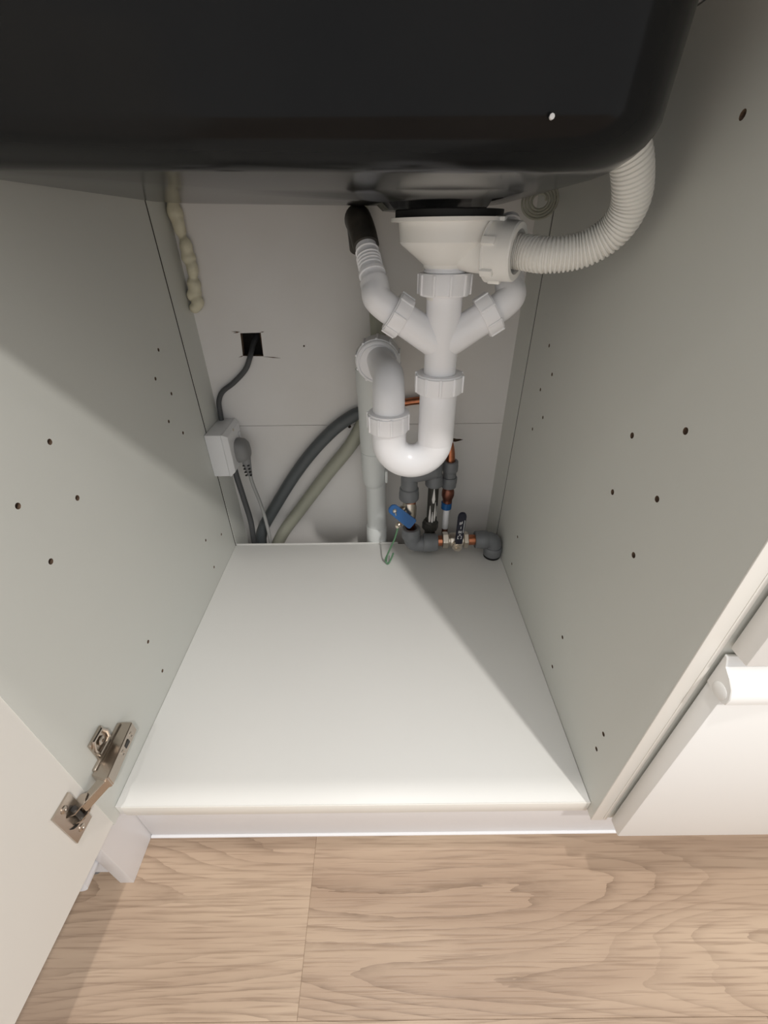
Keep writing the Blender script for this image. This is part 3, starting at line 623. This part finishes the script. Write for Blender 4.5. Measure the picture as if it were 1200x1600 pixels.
tag(B().tube(gw, [0.0017+0.0012*max(0, 1-abs(i-30)/8) for i in range(len(gw))], 8).build('green_wire', 'green_wire'), 'short green wire hanging from the blue-lever valve', 'wire')
e3 = thing('push_fit_elbow', (0.377, 0.465, 0.13), 'grey push-fit elbow above the blue lever turning towards the dirty pipe', 'pipe fitting')
collar(B(), (0.371, 0.464, 0.1480), (0, 0, 1), 0.0190, 0.025).build('collar', 'fitting_grey', e3)
B().tube([V((0.371, 0.464, 0.150)), V((0.371, 0.464, 0.174))]+bend((0.383, 0.467, 0.176), (-1, 0, 0), (0, 0, 1), 0.0120)+[V((0.418, 0.476, 0.190))], 0.0158, 28).build('body', 'fitting_grey', e3)
mpip = thing('supply_pipe', (0.420, 0.482, 0.05), 'dirty black supply pipe with white smears below a grey tee', 'pipe')
B().lathe((0.4200, 0.484, 0), (0, 0, 1), [(0.056, 0.0105), (0.158, 0.0105)], 24).build('pipe', 'old_pipe', mpip)
B().lathe((0.4180, 0.484, 0), (0, 0, 1), [(0.050, 0.014), (0.052, 0.0165), (0.066, 0.0165), (0.068, 0.014), (0.072, 0.0125)], 8).build('pipe_nut', 'old_pipe', mpip, smooth=0)
B().lathe((0.4180, 0.484, 0), (0, 0, 1), [(FLOOR, 0.011), (0.052, 0.011)], 16).build('pipe', 'old_pipe', mpip)
sm_ = B()
for k, (a, z0, z1, w2) in enumerate(((-1.55, 0.118, 0.152, 0.0034), (-1.15, 0.075, 0.120, 0.0022), (-2.1, 0.072, 0.112, 0.0026), (-1.6, 0.070, 0.098, 0.0020), (-0.7, 0.085, 0.110, 0.0014))):
    pts_ = []
    for t_, wd in ((0, 0.5), (0.25, 1.0), (0.6, 0.6), (1, 0.15)): pts_.append((z0+(z1-z0)*t_, wd*w2))
    loop = [(z, a-wd/0.0105) for z, wd in pts_]+[(z, a+wd/0.0105) for z, wd in pts_[::-1]]
    sm_.prism([V((0.42+0.0102*math.cos(q_), 0.484+0.0102*math.sin(q_), z)) for z, q_ in loop], V((math.cos(a), math.sin(a), 0)), 0.0007)
sm_.build('smear', 'wall_board', mpip)
collar(B(), (0.4200, 0.484, 0.1660), (0, 0, 1), 0.0170, 0.024).build('collar', 'fitting_grey', mpip)
B().lathe((0.4200, 0.484, 0), (0, 0, 1), [(0.165, 0.0145), (0.205, 0.0145), (0.212, 0.010)], 24).build('tee', 'fitting_grey', mpip)
rp_ = thing('supply_pipe', (0.447, 0.498, 0.05), 'copper and white supply pipe with blue tape behind the black lever', 'pipe')
RX, RY = 0.4515, 0.4980
B().tube(spline([(RX, RY, 0.175), (RX-0.003, RY, 0.220), (RX-0.014, RY+0.006, 0.255), (RX-0.022, 0.530, 0.275), (RX-0.026, WALL+0.004, 0.2800)], 8), 0.0085, 18).build('copper_pipe', 'copper', rp_)
collar(B(), (RX, RY, 0.1880), (0, 0, 1), 0.0150, 0.022).build('collar', 'fitting_grey', rp_)
B().lathe((RX, RY, 0), (0, 0, 1), [(0.147, 0.0125), (0.182, 0.0125)], 24).build('coupler', 'fitting_grey', rp_)
collar(B(), (RX, RY, 0.1530), (0, 0, -1), 0.0152, 0.023).build('collar', 'fitting_grey', rp_)
B().lathe((RX, RY, 0), (0, 0, 1), [(0.112, 0.0095), (0.117, 0.0110), (0.122, 0.0125), (0.130, 0.0125), (0.136, 0.0110), (0.138, 0.0095), (0.146, 0.0095)], 24).build('joint', 'copper_old', rp_)
B().lathe((RX, RY, 0), (0, 0, 1), [(0.103, 0.0095), (0.113, 0.0095)], 20).build('pipe', 'copper_old', rp_)
B().lathe((RX-0.001, RY, 0), (0, 0, 1), [(0.090, 0.0085), (0.091, 0.0105), (0.105, 0.0107), (0.106, 0.0085)], 24).build('blue_tape', 'lever_blue', rp_)
B().lathe((RX, RY, 0), (0, 0, 1), [(0.04, 0.0064), (0.093, 0.0064)], 20).build('pipe', 'plastic_white', rp_)
B().lathe((RX, RY, 0), (0, 0, 1), [(FLOOR, 0.0064), (0.041, 0.0064)], 20).build('pipe', 'copper_old', rp_)
cp = spline([(0.358, 0.5565, 0.2920), (0.376, 0.5565, 0.2950), (0.400, 0.556, 0.2980), (0.425, 0.557, 0.302), (0.436, 0.563, 0.302), (0.438, 0.575, 0.302)], 8)
tag(B().tube(cp, 0.0072, 16).build('copper_pipe', 'copper'), 'short copper pipe crossing the wall behind the trap', 'pipe')
